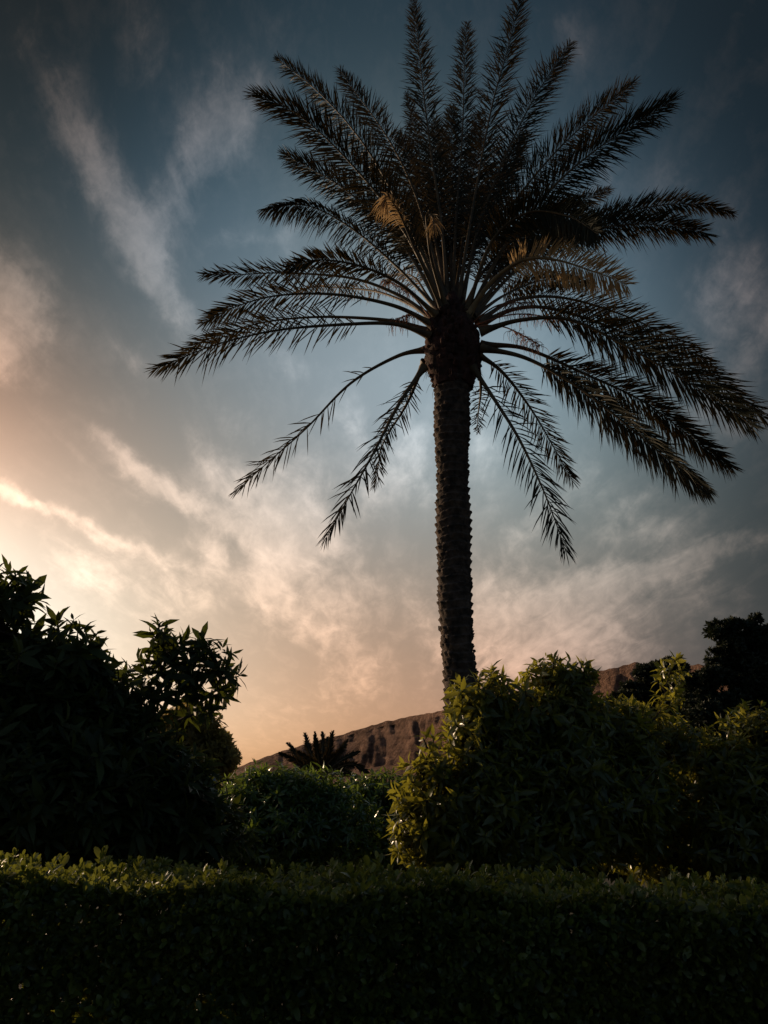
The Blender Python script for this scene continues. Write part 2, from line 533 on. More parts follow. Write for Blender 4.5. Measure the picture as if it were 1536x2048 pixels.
# ------------------------------------------------------------------ palm fronds
def frond(parent, pts, Y0, dep, mat, ll=0.46, bare=0.20, nl=195, r0=0.028, flat=0.72, seed=0, hang=0.0, wid=0.0175, sparse=0.0, name='frond', prof=None, vang=None):
    """pts: the rachis as seen; dep: how far the tip lies behind (+) or before (-) the trunk, metres"""
    pts = np.array(pts, float)
    seg = np.concatenate([[0], np.cumsum(np.linalg.norm(np.diff(pts, axis=0), axis=1))])
    s = seg / seg[-1]
    P = np.array([at(x, y, Y0 + dep * (0.85 * q + .15 * q * q) + (0.16 * np.sign(dep) if dep else 0)) for (x, y), q in zip(pts, s)])
    N = 64
    C = smooth_curve(P, N)
    q_ = np.linspace(0, 1, N)[:, None]
    C = C + np.sin(q_ * np.pi * rng.uniform(1.5, 3)) * q_ * rng.normal(0, .035, 3)[None]
    T = unit(np.gradient(C, axis=0))
    rb = Buf()
    t = np.linspace(0, 1, N)
    rr = r0 * (1 - t) ** 1.1 + .0035 + r0 * 1.5 * np.exp(-t / .04)
    rb.tube(C, rr, 6)
    h = C[-1] - C[0]; h[2] = 0
    h = unit(h) if np.linalg.norm(h) > .3 else np.array([0, 1.0, 0])
    Sp = unit(np.cross(h, [0, 0, 1.0]))
    view = unit(C - CAM)
    Sv = unit(np.cross(T, view))
    sg = np.sign((Sv @ Sp).mean()) or 1
    S = unit(Sp[None] * (1 - flat) + Sv * sg * flat)
    S = unit(S - T * (S * T).sum(1)[:, None])
    Nn = np.cross(S, T)
    Nn *= np.where(Nn[:, 2].mean() < 0, -1, 1)
    lb = Buf()
    n = nl
    for side in (-1, 1):
        u = bare + (1 - bare) * (np.linspace(0, 1, n) ** 0.92) + rng.normal(0, .002, n)
        u = np.clip(u, 0, .998)
        if sparse:
            keep = rng.uniform(0, 1, n) > sparse * np.clip(1.5 - u * 1.4, 0, 1)
            u = u[keep]
        k = len(u)
        idx = u * (N - 1)
        i0 = np.clip(idx.astype(int), 0, N - 2); fr = (idx - i0)[:, None]
        o = C[i0] * (1 - fr) + C[i0 + 1] * fr
        tt, ss, nn = T[i0], S[i0] * side, Nn[i0]
        v = (u - bare) / (1 - bare)
        if prof is None:
            ln = ll * 1.0 * np.interp(v, [0, .12, .35, .7, .9, 1], [.55, .9, 1.05, .95, .72, .42])
        else:
            ln = ll * np.interp(v, *prof)
        ln = ln * rng.uniform(.80, 1.10, k)
        ang = np.radians((52 if vang is None else vang) - 22 * v - 12 * v ** 6 + rng.normal(0, 9, k))
        # leaflets stand in groups at different angles to the plane of the frond
        el = np.radians(rng.choice([28, 6, -14], k) + rng.normal(0, 8, k))
        out_ = ss * np.cos(el)[:, None] + nn * np.sin(el)[:, None]
        d = unit(tt * np.cos(ang)[:, None] + out_ * np.sin(ang)[:, None])
        g = np.array([0, 0, -1.0])
        hg = hang + rng.uniform(.0, .22, k)
        brk = rng.uniform(0, 1, k) < .05
        ln = np.where(brk, ln * rng.uniform(.35, .8, k), ln)
        hg = np.where(brk, hg + rng.uniform(.3, 1.0, k), hg)
        w0 = wid * rng.uniform(.8, 1.15, k) * np.where(v > .93, .7, 1)
        fac = unit(np.cross(d, unit(o - CAM)))
        fac *= np.where((fac * np.cross(d, nn)).sum(1) < 0, -1, 1)[:, None]
        wdv = unit(np.cross(d, nn)) * .6 + fac * .5 + rng.normal(0, .22, (k, 3))
        wdv = unit(wdv - d * (wdv * d).sum(1)[:, None])
        rows = []
        for q, wq in ((0, .35), (.3, 1.0), (.68, .8)):
            c = o + d * (ln * q)[:, None] + g * (hg * ln * q * q)[:, None]
            rows += [c - wdv * (w0 * wq / 2)[:, None], c + wdv * (w0 * wq / 2)[:, None]]
        tip = o + d * ln[:, None] + g * (hg * ln)[:, None]
        rows.append(tip)
        vv = np.stack(rows, 1).reshape(-1, 3)
        off = (np.arange(k) * 7)[:, None, None]
        q4 = (np.array([(0, 1, 3, 2), (2, 3, 5, 4)])[None] + off).reshape(-1, 4)
        t3 = (np.array([(4, 5, 6)])[None] + off).reshape(-1, 3)
        lb.add(vv, q4, t3)
    o_ = lb.build(name, mat, parent)
    rc = rb.build('rachis', MAT['rachis_sunlit'] if mat is MAT.get('frond_sunlit') else MAT['rachis'], None, True)
    rc.parent = o_
    return o_, rc

# ================================================================== SETTING
# ground: one sheet to the horizon
g = Buf()
ax = np.concatenate([-np.geomspace(3000, 12, 22), np.linspace(-10, 10, 31), np.geomspace(12, 3000, 22)])
gx, gy = np.meshgrid(ax, ax)
gz = np.where(np.hypot(gx, gy) < 60, 0.03 * np.sin(gx * .9) * np.cos(gy * .7), 0)
nv = len(ax)
ii, jj = np.meshgrid(np.arange(nv - 1), np.arange(nv - 1), indexing='ij')
a = (ii * nv + jj).ravel()
g.add(np.stack([gx, gy, gz], -1).reshape(-1, 3), np.stack([a, a + 1, a + nv + 1, a + nv], 1))
tag(g.build('ground', MAT['soil'], None, True), kind='structure')

# rocky hill: talus slope below a cliff band, ridge rising to the right
def hill(name, ridge, dist, cliff_frac, mat, az0, az1, seedv, rough):
    rx = np.array([azel(x, y) for x, y in ridge])
    na, nr = 620, 110
    az = np.linspace(az0, az1, na)
    hz = np.interp(az, rx[:, 0], rx[:, 1])
    b = Buf()
    V_ = np.zeros((na, nr, 3))
    for i, A in enumerate(az):
        ca, sa = math.sin(R(A)), math.cos(R(A))
        rdist = dist * math.exp(R(28 - A) * 1.25) * (1 + .04 * math.sin(A * .31 + seedv))
        rdist = min(rdist, 3800)
        H = 1.6 + math.tan(R(hz[i])) * rdist
        H += rough * 2.2 * (noise.fractal(Vector((A * 2.1, seedv, 0)), 1, 2, 5))
        for j in range(nr):
            t = j / (nr - 1)
            if t < .34:      # talus
                q = t / .34
                r = rdist * (.52 + .42 * q); z = H * cliff_frac * q ** 1.25
            elif t < .8:    # cliff
                q = (t - .34) / .46
                r = rdist * (.94 + .06 * q); z = H * (cliff_frac + (1 - cliff_frac) * (q ** .85))
            else:
                q = (t - .8) / .2
                r = rdist * (1 + .8 * q); z = H * (1 - .35 * q)
            p = Vector((A * .55, z * .045, seedv))
            gul = noise.fractal(Vector((A * 1.1, z * .012 * 420 / rdist, seedv + 3)), 1, 2, 6)
            gul2 = noise.ridged_multi_fractal(Vector((A * .9 + z * .01, z * .02, seedv + 9)), 1, 2.1, 5, 1, 2)
            env = 0 if t < .02 else (1 if t < .74 else .35)
            r += env * rough * (rdist / 420) * (7 * gul - 4 * (gul2 - 1) + 5 * noise.fractal(Vector((A * 3.2, z * .09 * 420 / rdist, 2)), .8, 2.1, 6))
            if t < .34:
                z += rough * 1.5 * noise.fractal(Vector((A * 1.7, r * .04, seedv)), 1, 2, 5) * min(1, t * 8)
            V_[i, j] = (ca * r, sa * r, max(z, -.5) if j else -1)
    ii, jj = np.meshgrid(np.arange(na - 1), np.arange(nr - 1), indexing='ij')
    a = (ii * nr + jj).ravel()
    b.add(V_.reshape(-1, 3), np.stack([a, a + nr, a + nr + 1, a + 1], 1))
    return tag(b.build(name, mat, None, True), kind='structure')

m, nt, bs = new_mat('hill_rock')
N_, L_ = nt.nodes, nt.links.new
tcn = N_.new('ShaderNodeTexCoord')
mp1 = N_.new('ShaderNodeMapping'); mp1.inputs['Scale'].default_value = (.05, .05, .012)
n1 = N_.new('ShaderNodeTexNoise'); n1.inputs['Scale'].default_value = 1.6; n1.inputs['Detail'].default_value = 9; n1.inputs['Roughness'].default_value = .66
mp2 = N_.new('ShaderNodeMapping'); mp2.inputs['Scale'].default_value = (.02, .02, .35)
n2 = N_.new('ShaderNodeTexNoise'); n2.inputs['Scale'].default_value = 1.0; n2.inputs['Detail'].default_value = 6; n2.inputs['Distortion'].default_value = .6
mp3 = N_.new('ShaderNodeMapping'); mp3.inputs['Scale'].default_value = (.45, .45, .45)
n3 = N_.new('ShaderNodeTexNoise'); n3.inputs['Scale'].default_value = 1.0; n3.inputs['Detail'].default_value = 8; n3.inputs['Roughness'].default_value = .7
for mp, nn in ((mp1, n1), (mp2, n2), (mp3, n3)):
    L_(tcn.outputs['Object'], mp.inputs[0]); L_(mp.outputs[0], nn.inputs['Vector'])
rp1 = N_.new('ShaderNodeValToRGB')
rp1.color_ramp.elements[0].color = (.15, .085, .06, 1); rp1.color_ramp.elements[0].position = .38
rp1.color_ramp.elements[1].color = (.36, .22, .16, 1); rp1.color_ramp.elements[1].position = .62
L_(n1.outputs['Fac'], rp1.inputs[0])
mx = N_.new('ShaderNodeMixRGB'); mx.blend_type = 'MULTIPLY'; mx.inputs[0].default_value = .6
rp2 = N_.new('ShaderNodeValToRGB')
rp2.color_ramp.elements[0].color = (.55, .5, .48, 1); rp2.color_ramp.elements[0].position = .35
rp2.color_ramp.elements[1].color = (1.15, 1.1, 1.05, 1); rp2.color_ramp.elements[1].position = .62
L_(n2.outputs['Fac'], rp2.inputs[0]); L_(rp1.outputs[0], mx.inputs[1]); L_(rp2.outputs[0], mx.inputs[2])
mx2 = N_.new('ShaderNodeMixRGB'); mx2.blend_type = 'MULTIPLY'; mx2.inputs[0].default_value = .7
rp3 = N_.new('ShaderNodeValToRGB')
rp3.color_ramp.elements[0].color = (.35, .33, .3, 1); rp3.color_ramp.elements[0].position = .36
rp3.color_ramp.elements[1].color = (1.1, 1.1, 1.1, 1); rp3.color_ramp.elements[1].position = .52
L_(n3.outputs['Fac'], rp3.inputs[0]); L_(mx.outputs[0], mx2.inputs[1]); L_(rp3.outputs[0], mx2.inputs[2])
L_(mx2.outputs[0], bs.inputs['Base Color'])
bs.inputs['Roughness'].default_value = .95; bs.inputs['Specular IOR Level'].default_value = .1
bpn = N_.new('ShaderNodeBump'); bpn.inputs['Strength'].default_value = 1; bpn.inputs['Distance'].default_value = 3
L_(n3.outputs['Fac'], bpn.inputs['Height']); L_(bpn.outputs[0], bs.inputs['Normal'])
MAT['rock'] = m

hill('hill', [(-400, 1600), (0, 1598), (300, 1590), (400, 1565), (470, 1535), (560, 1503), (650, 1478), (760, 1446), (830, 1430), (890, 1420),
              (1000, 1398), (1060, 1382), (1150, 1352), (1200, 1341), (1265, 1326), (1320, 1322), (1350, 1330), (1385, 1328), (1420, 1330), (1536, 1345), (1900, 1400)],
     340, .42, MAT['rock'], -60, 60, 1.3, .45)

# ================================================================== DATE PALM
PY = 9.5
palm_base = at(905, 1700, PY); palm_base[0] = at(930, 1450, PY)[0] + .03; palm_base[2] = 0
palm = empty('date_palm', tuple(palm_base))
tag(palm, 'tall date palm with ringed scaly trunk and wide feathery crown against the sky', 'palm tree')
axis_px = [(926, 1450, 66), (923, 1370, 68), (915, 1300, 69), (910, 1200, 70), (908, 1100, 70), (906, 1000, 69), (904, 900, 69), (904, 800, 70), (904, 760, 74)]
AXP, AXR = [], []
for x, y, wp in axis_px:
    c = at(x, y, PY); AXP.append(c); AXR.append(wp / 2 / FPX * np.linalg.norm(c - CAM) * .95)
AXP = [np.array([AXP[0][0] + .02, PY, -.1])] + AXP
AXR = [AXR[0] * 1.05] + AXR
ZT = np.array([p[2] for p in AXP]); XT = np.array([p[0] for p in AXP]); RT = np.array(AXR)
def trunk_c(z): return np.interp(z, ZT, XT), np.interp(z, ZT, RT)
tb = Buf()
nz_, na_ = 760, 90
zs = np.linspace(ZT[0], ZT[-1], nz_)
th = np.linspace(0, 2 * np.pi, na_, endpoint=False)
PITCH = 0.105
Vt = np.zeros((nz_, na_, 3))
for i, z in enumerate(zs):
    cx, r = trunk_c(z)
    zz_ = z + .012 * np.sin(th * 3 + z * 2.0) + .02 * np.sin(th + z * .9)
    row = np.floor(zz_ / PITCH); f = zz_ / PITCH - row
    lob = np.abs(np.sin(th * 6.5 + row * 1.9 + .6 * np.sin(row * 12.9)))
    amp = .036 * (0.45 + .75 * lob) * (0.7 + .6 * np.abs(np.sin(row * 7.3 + th * .7)))
    rr = r * .93 + amp * (f ** 1.6) * (1 - np.clip((f - .82) / .18, 0, 1) * .9)
    rr = rr + .011 * np.sin(th * 2 + z * 3.1) + .009 * math.sin(z * 5.3) + rng.normal(0, .0022, na_)
    Vt[i] = np.stack([cx + rr * np.cos(th), PY + rr * np.sin(th), np.full(na_, z)], 1)
ii, jj = np.meshgrid(np.arange(nz_ - 1), np.arange(na_), indexing='ij')
a = (ii * na_ + jj).ravel(); b2 = (ii * na_ + (jj + 1) % na_).ravel()
tb.add(Vt.reshape(-1, 3), np.stack([a, b2, b2 + na_, a + na_], 1))
# broken leaf stubs standing out of the rings
for row in range(int(ZT[0] / PITCH) + 2, int(ZT[-1] / PITCH)):
    z = row * PITCH
    cx, r = trunk_c(z)
    for k in range(13):
        if rng.uniform() < .45: continue
        A = (k + .5 * (row % 2)) / 13 * 2 * np.pi + rng.normal(0, .08)
        o = np.array([np.cos(A), np.sin(A), 0]); s = np.array([-np.sin(A), np.cos(A), 0])
        c = np.array([cx, PY, z - .01 + rng.normal(0, .014)])
        w_ = rng.uniform(.03, .075); hgt = rng.uniform(.015, .055); ot = rng.uniform(.004, .028)
        tilt = rng.normal(0, .012)
        p = [c + o * (r * .93) - s * w_ + [0, 0, tilt], c + o * (r * .93) + s * w_ - [0, 0, tilt],
             c + o * (r * .95 + ot) + s * w_ * .6 + [0, 0, hgt - tilt], c + o * (r * .95 + ot) - s * w_ * .6 + [0, 0, hgt + tilt],
             c + o * (r * .90) - s * w_ * .8 + [0, 0, hgt * 1.6], c + o * (r * .90) + s * w_ * .8 + [0, 0, hgt * 1.6]]
        tb.add(p, [(0, 1, 2, 3), (3, 2, 5, 4)], [(0, 3, 4), (1, 5, 2)])
tb.build('trunk', MAT['bark'], palm, True)

# crown base: swollen head of fibre and cut petiole boots
cb = Buf()
zc0, zc1 = at(904, 775, PY)[2], at(905, 590, PY)[2]
xc = at(905, 700, PY)[0]
nz2, na2 = 70, 72
th = np.linspace(0, 2 * np.pi, na2, endpoint=False)
mpx = np.linalg.norm(at(905, 700, PY) - CAM) / FPX
V2 = np.zeros((nz2, na2, 3))
for i in range(nz2):
    t = i / (nz2 - 1)
    r = mpx * np.interp(t, [0, .08, .16, .32, .52, .66, .8, 1], [33, 36, 43, 49, 49, 38, 24, 10])
    z = zc0 + (zc1 - zc0) * t
    rr = r * (1 + .05 * np.sin(th * 9 + i * .8) * np.sin(i * .9)) + rng.normal(0, .004, na2) + .03 * np.sin(th * 2 + 1 + t * 3)
    V2[i] = np.stack([xc + rr * np.cos(th), PY + rr * np.sin(th), np.full(na2, z)], 1)
ii, jj = np.meshgrid(np.arange(nz2 - 1), np.arange(na2), indexing='ij')
a = (ii * na2 + jj).ravel(); b2 = (ii * na2 + (jj + 1) % na2).ravel()
cb.add(V2.reshape(-1, 3), np.stack([a, b2, b2 + na2, a + na2], 1))
cb.build('crown_base', MAT['fibre'], palm, True)
bb = Buf()
for k in range(190):
    A = rng.uniform(0, 6.283); t = rng.uniform(.0, .85)
    r = mpx * np.interp(t, [0, .08, .16, .32, .52, .66, .8, 1], [33, 37, 45, 50, 49, 38, 24, 10])
    o = np.array([np.cos(A), np.sin(A), 0])
    c = np.array([xc, PY, zc0 + (zc1 - zc0) * t]) + o * r * .9
    ln = rng.uniform(.05, .13)
    tip_ = c + o * ln * .75 + np.array([0, 0, ln * rng.uniform(.2, 1.0)])
    bb.tube([c, (c + tip_) / 2, tip_, tip_ + (tip_ - c) * .02], [.045, .035, .024, .002], 5)
for k in range(90):       # hanging threads of fibre
    A = rng.uniform(0, 6.283); t = rng.uniform(.05, .4)
    o = np.array([np.cos(A), np.sin(A), 0])
    c = np.array([xc, PY, zc0 + (zc1 - zc0) * t]) + o * mpx * 46
    bb.tube(smooth_curve([c, c + o * .04 + [0, 0, -.03], c + o * rng.uniform(.02, .10) + [0, 0, -rng.uniform(.05, .2)]], 5), [.004, .003, .003, .002, .001], 3)
tag(bb.build('boot', MAT['fibre'], palm, True), kind='stuff')

F = 'frond'; Dr = 'frond_dry'; Go = 'frond_sunlit'
# rachis as seen in the photo, depth of the tip (m), material, options
FR = [
    ([(897, 640), (885, 470), (862, 300), (842, 140), (826, -6)], 1.2, F, dict(ll=.42)),
    ([(905, 640), (912, 450), (925, 240), (935, 48)], 2.2, F, dict(ll=.44)),
    ([(913, 640), (940, 440), (980, 230), (1025, 80), (1052, -40)], .6, F, dict(ll=.46)),
    ([(918, 640), (965, 430), (1050, 230), (1142, 84)], 1.3, F, dict(ll=.52)),
    ([(926, 640), (1000, 450), (1120, 295), (1268, 165)], 1.0, F, dict(ll=.50)),
    ([(932, 640), (1030, 460), (1180, 310), (1344, 196)], -.6, F, dict(ll=.50)),
    ([(936, 640), (1010, 520), (1110, 430), (1216, 378)], 2.8, F, dict(ll=.42)),
    ([(934, 622), (985, 480), (1056, 424), (1130, 436), (1190, 478)], -1.2, F, dict(ll=.42, bare=.36, r0=.030, flat=.9, vang=70)),
    ([(945, 625), (1040, 520), (1160, 465), (1280, 449), (1390, 462), (1420, 474)], .9, F, dict(ll=.55, bare=.30)),
    ([(945, 632), (1040, 535), (1150, 460), (1280, 415), (1380, 408), (1462, 430)], 1.6, F, dict(ll=.45, bare=.35)),
    ([(936, 628), (985, 562), (1050, 520), (1120, 519), (1195, 545), (1252, 574)], -1.1, Go, dict(ll=.42, bare=.32, r0=.030, flat=.95, vang=72, nl=130, wid=.017)),
    ([(958, 650), (1030, 618), (1110, 618), (1240, 662), (1380, 738), (1524, 836)], .6, F, dict(ll=.60, bare=.22, nl=170)),
    ([(960, 664), (1040, 640), (1140, 640), (1270, 700), (1390, 775), (1495, 850)], -.9, F, dict(ll=.55, bare=.22, nl=170)),
    ([(955, 645), (1030, 600), (1130, 595), (1250, 632), (1340, 680), (1430, 740)], 1.8, F, dict(ll=.52, bare=.22, nl=160)),
    ([(962, 690), (1050, 697), (1170, 748), (1290, 805), (1390, 880), (1458, 932)], .6, F, dict(ll=.52, bare=.24, flat=.75)),
    ([(962, 696), (1050, 716), (1150, 772), (1255, 850), (1350, 925), (1420, 980)], -.8, F, dict(ll=.42, bare=.24, hang=.25)),
    ([(955, 708), (1005, 745), (1060, 815), (1105, 890), (1145, 962)], 1.6, F, dict(ll=.44, bare=.10, nl=80)),
    ([(945, 735), (990, 800), (1040, 880), (1088, 985), (1130, 1104)], -.9, F, dict(ll=.38, bare=.10, nl=76, sparse=.4, hang=.2)),
    ([(852, 699), (795, 713), (705, 766), (620, 845), (540, 915), (474, 984)], .5, F, dict(ll=.36, bare=.22, nl=70, sparse=.75, r0=.024, hang=.1, flat=.3)),
    ([(848, 735), (800, 805), (750, 900), (705, 980), (654, 1074)], -.9, F, dict(ll=.36, bare=.08, nl=76, sparse=.45, hang=.15, flat=.4)),
    ([(850, 722), (812, 805), (778, 880), (738, 968)], 2.0, F, dict(ll=.30, bare=.15, nl=60, sparse=.4)),
    ([(862, 672), (790, 648), (690, 648), (560, 660), (440, 690), (314, 738)], -.5, F, dict(ll=.40, bare=.28, sparse=.5, hang=.05, nl=120)),
    ([(862, 664), (780, 640), (660, 634), (520, 650), (420, 672), (372, 692)], .9, F, dict(ll=.38, bare=.36, sparse=.6, nl=110)),
    ([(866, 650), (790, 612), (680, 590), (560, 592), (470, 612), (404, 642)], -1.0, F, dict(ll=.38, bare=.3, sparse=.4, nl=110)),
    ([(868, 640), (800, 592), (700, 556), (560, 545), (480, 548), (408, 549)], .8, F, dict(ll=.38, bare=.34, sparse=.3, nl=120)),
    ([(872, 630), (800, 568), (720, 532), (640, 521), (575, 536)], -1.2, F, dict(ll=.34, bare=.36, nl=110)),
    ([(878, 622), (790, 530), (700, 455), (610, 412), (528, 416)], 1.4, F, dict(ll=.44, bare=.25, hang=.5, sparse=.3)),
    ([(882, 615), (800, 485), (700, 385), (630, 338), (574, 308)], .8, F, dict(ll=.46, bare=.2)),
    ([(886, 606), (800, 450), (700, 325), (600, 232), (512, 188)], -.5, F, dict(ll=.48, bare=.2)),
    ([(888, 605), (800, 410), (725, 285), (640, 190), (553, 118)], 1.1, F, dict(ll=.44, bare=.2)),
    ([(890, 600), (835, 400), (765, 262), (684, 140)], 1.8, F, dict(ll=.46)),
    ([(895, 600), (862, 440), (835, 290), (814, 186)], 2.8, F, dict(ll=.36)),
    ([(884, 618), (835, 510), (800, 430), (772, 385), (764, 400)], -1.0, Dr, dict(ll=.30, bare=.6, hang=.9, r0=.024, nl=36)),
    ([(890, 612), (860, 500), (845, 430), (855, 425), (878, 462)], -1.0, Dr, dict(ll=.20, bare=.7, hang=.9, nl=18)),
    # inner fronds, standing or leaning away behind the head
    ([(900, 620), (890, 480), (880, 350), (872, 240)], 2.6, F, dict()),
    ([(908, 620), (925, 480), (945, 350), (962, 230)], 2.7, F, dict()),
    ([(905, 620), (902, 500), (900, 360), (905, 215)], 2.4, F, dict(bare=.3)),
    ([(915, 622), (950, 500), (1000, 370), (1050, 260)], 2.5, F, dict(bare=.3)),
    ([(893, 622), (850, 500), (800, 400), (745, 330)], 2.9, F, dict()),
    ([(893, 622), (845, 520), (780, 440), (700, 400)], 3.0, F, dict(ll=.40)),
    ([(922, 630), (970, 540), (1040, 470), (1130, 400)], 2.9, F, dict(ll=.46)),
    ([(928, 632), (990, 560), (1080, 490), (1190, 440)], 2.4, F, dict(ll=.44)),
    ([(898, 615), (878, 500), (845, 380), (800, 270)], 2.4, F, dict()),
    ([(915, 615), (935, 500), (975, 400), (1010, 340)], 3.2, F, dict()),
    ([(872, 640), (800, 600), (730, 578), (640, 575), (590, 590)], 2.7, Dr, dict(ll=.26, bare=.4, hang=.3, nl=70)),
    ([(880, 625), (830, 560), (790, 545), (770, 560)], 3.1, Dr, dict(ll=.36, bare=.4, hang=.3, nl=60)),
    ([(940, 640), (1010, 590), (1090, 560), (1180, 570)], 2.6, F, dict(ll=.40, bare=.3)),
    ([(955, 720), (960, 770), (962, 820), (950, 862)], 2.2, F, dict(ll=.24, bare=.3, nl=40, sparse=.4)),
    ([(905, 620), (915, 520), (935, 440), (960, 380)], 3.3, F, dict()),
    ([(900, 620), (875, 540), (850, 470), (835, 420)], 3.2, F, dict()),
]
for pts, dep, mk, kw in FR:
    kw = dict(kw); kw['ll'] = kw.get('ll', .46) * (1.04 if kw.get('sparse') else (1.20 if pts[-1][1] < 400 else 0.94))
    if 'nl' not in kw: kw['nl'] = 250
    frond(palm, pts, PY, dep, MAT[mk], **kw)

# old fruit stalks: bunches of thin strands
for (x, y, dep, ln, sp_) in [(1062, 605, -.3, .34, 26), (1080, 690, .2, .30, 20), (790, 640, .3, .26, 24), (1130, 640, .4, .22, 18), (770, 560, .6, .3, 20)]:
    fb = Buf()
    tip_ = at(x, y, PY + dep)
    st = np.array([xc + (.2 if x > 905 else -.2), PY, at(905, 655, PY)[2]])
    md = (st + tip_) / 2 + np.array([0, 0, .16])
    stem = smooth_curve([st, md, tip_], 14)
    fb.tube(stem, np.linspace(.014, .007, 14), 5)
    for k in range(75):
        o = stem[rng.integers(8, 14)]
        sd_ = rng.normal(0, 1, 3) * np.array([1, 1, .3]); sd_ /= np.linalg.norm(sd_)
        e = o + sd_ * rng.uniform(.02, .17) + [0, 0, -ln * rng.uniform(.3, 1)]
        m_ = (o + e) / 2 + sd_ * .05 + [0, 0, .03]
        fb.tube(smooth_curve([o, m_, e], 6), np.linspace(.0048, .002, 6), 3)
    fb.build('fruit_stalk', MAT['fruit'], palm)

# ================================================================== SMALL PALM
SY = 26
sb = at(645, 1550, SY); sbase = (sb[0], SY, 0)
sp_root = empty('small_palm', sbase)
tag(sp_root, 'small distant palm with short upright fronds in front of the rocky hill', 'palm tree')
b = Buf()
zt = np.linspace(0, at(645, 1548, SY)[2], 60)
rr = .20 + .03 * np.abs(np.sin(zt * 14)) + .06 * (zt / zt[-1]) ** 4
b.tube(np.stack([np.full(60, sb[0]), np.full(60, float(SY)), zt], 1), rr, 12)
b.build('trunk', MAT['bark'], sp_root, True)
for pts, dep in [([(640, 1548), (628, 1520), (618, 1495), (609, 1468)], .7), ([(642, 1548), (637, 1520), (633, 1495), (630, 1467)], -.6),
                 ([(645, 1548), (645, 1520), (645, 1495), (644, 1466)], .8), ([(647, 1548), (652, 1520), (659, 1495), (667, 1468)], -.4),
                 ([(648, 1548), (662, 1525), (678, 1500), (694, 1482)], .6), ([(650, 1550), (672, 1528), (695, 1512), (718, 1505)], .5),
                 ([(651, 1552), (678, 1535), (705, 1528), (737, 1545)], -.4), ([(638, 1550), (618, 1528), (595, 1508), (573, 1491)], .4),
                 ([(637, 1552), (612, 1535), (588, 1520), (560, 1506)], -.5), ([(645, 1550), (655, 1530), (668, 1512), (684, 1495)], -1.1),
                 ([(643, 1550), (630, 1530), (612, 1512), (596, 1502)], -1.1), ([(650, 1552), (672, 1545), (698, 1545), (722, 1560)], .9),
                 ([(637, 1553), (612, 1545), (590, 1545), (566, 1556)], .7), ([(646, 1549), (648, 1522), (651, 1498), (652, 1474)], 1.2)]:
    frond(sp_root, pts, SY, dep, MAT['frond'], ll=.24, bare=.06, nl=100, r0=.035, wid=.03, vang=44)

# ================================================================== TREES AND SHRUBS
TG = 'glossy broad-leaved trees behind the hedge'
def gb(x, Y): return (at(x, 1600, Y)[0], Y, 0)

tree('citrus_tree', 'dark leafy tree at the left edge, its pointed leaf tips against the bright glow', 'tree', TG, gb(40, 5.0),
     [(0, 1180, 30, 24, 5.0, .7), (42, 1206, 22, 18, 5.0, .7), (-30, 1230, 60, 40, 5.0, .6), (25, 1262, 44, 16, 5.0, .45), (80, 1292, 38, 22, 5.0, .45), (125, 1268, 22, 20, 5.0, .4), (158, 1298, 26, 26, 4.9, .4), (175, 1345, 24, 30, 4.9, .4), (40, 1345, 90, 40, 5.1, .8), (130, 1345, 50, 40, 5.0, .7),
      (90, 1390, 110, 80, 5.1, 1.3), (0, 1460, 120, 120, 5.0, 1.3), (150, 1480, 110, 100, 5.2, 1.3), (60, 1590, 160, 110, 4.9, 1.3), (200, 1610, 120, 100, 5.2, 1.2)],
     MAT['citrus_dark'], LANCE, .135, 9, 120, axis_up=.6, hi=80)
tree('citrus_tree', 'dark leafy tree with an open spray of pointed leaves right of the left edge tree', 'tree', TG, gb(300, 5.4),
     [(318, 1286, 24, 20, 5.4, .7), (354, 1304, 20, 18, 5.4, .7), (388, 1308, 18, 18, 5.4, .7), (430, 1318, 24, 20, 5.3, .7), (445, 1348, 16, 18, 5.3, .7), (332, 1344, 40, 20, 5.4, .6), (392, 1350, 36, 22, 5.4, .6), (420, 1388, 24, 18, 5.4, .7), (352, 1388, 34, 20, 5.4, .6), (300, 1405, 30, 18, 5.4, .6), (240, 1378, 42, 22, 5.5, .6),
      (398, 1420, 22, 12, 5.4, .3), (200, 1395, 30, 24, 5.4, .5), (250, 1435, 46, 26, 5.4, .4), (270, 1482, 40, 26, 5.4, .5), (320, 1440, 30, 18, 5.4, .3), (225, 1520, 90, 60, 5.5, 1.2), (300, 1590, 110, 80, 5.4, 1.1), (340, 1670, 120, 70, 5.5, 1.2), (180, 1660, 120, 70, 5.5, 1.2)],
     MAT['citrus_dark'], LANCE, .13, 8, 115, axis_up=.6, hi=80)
tree('garden_tree', 'olive brown small-leaved tree behind the dark spray of pointed leaves', 'tree', None, gb(390, 13),
     [(372, 1442, 44, 30, 13), (415, 1468, 34, 30, 13), (440, 1500, 26, 30, 13), (345, 1490, 60, 44, 13), (415, 1525, 50, 36, 13), (360, 1600, 60, 60, 13)],
     MAT['small_leaf'], SMALL, .13, 9, 30, trunk_r=.10, twigs=.5, clump=9, shell=.3)
tree('citrus_tree', 'rounded green tree below the small palm, glinting leaves, left of centre', 'tree', TG, gb(560, 8.5),
     [(500, 1590, 56, 42, 8.5), (575, 1592, 60, 42, 8.5), (545, 1566, 44, 26, 8.5), (630, 1592, 52, 40, 8.6), (560, 1660, 120, 80, 8.5, 1.1), (670, 1650, 80, 70, 8.6, 1), (460, 1660, 60, 60, 8.4)],
     MAT['citrus_mid'], LANCE, .095, 9, 52, trunk_r=.1, twigs=.25)
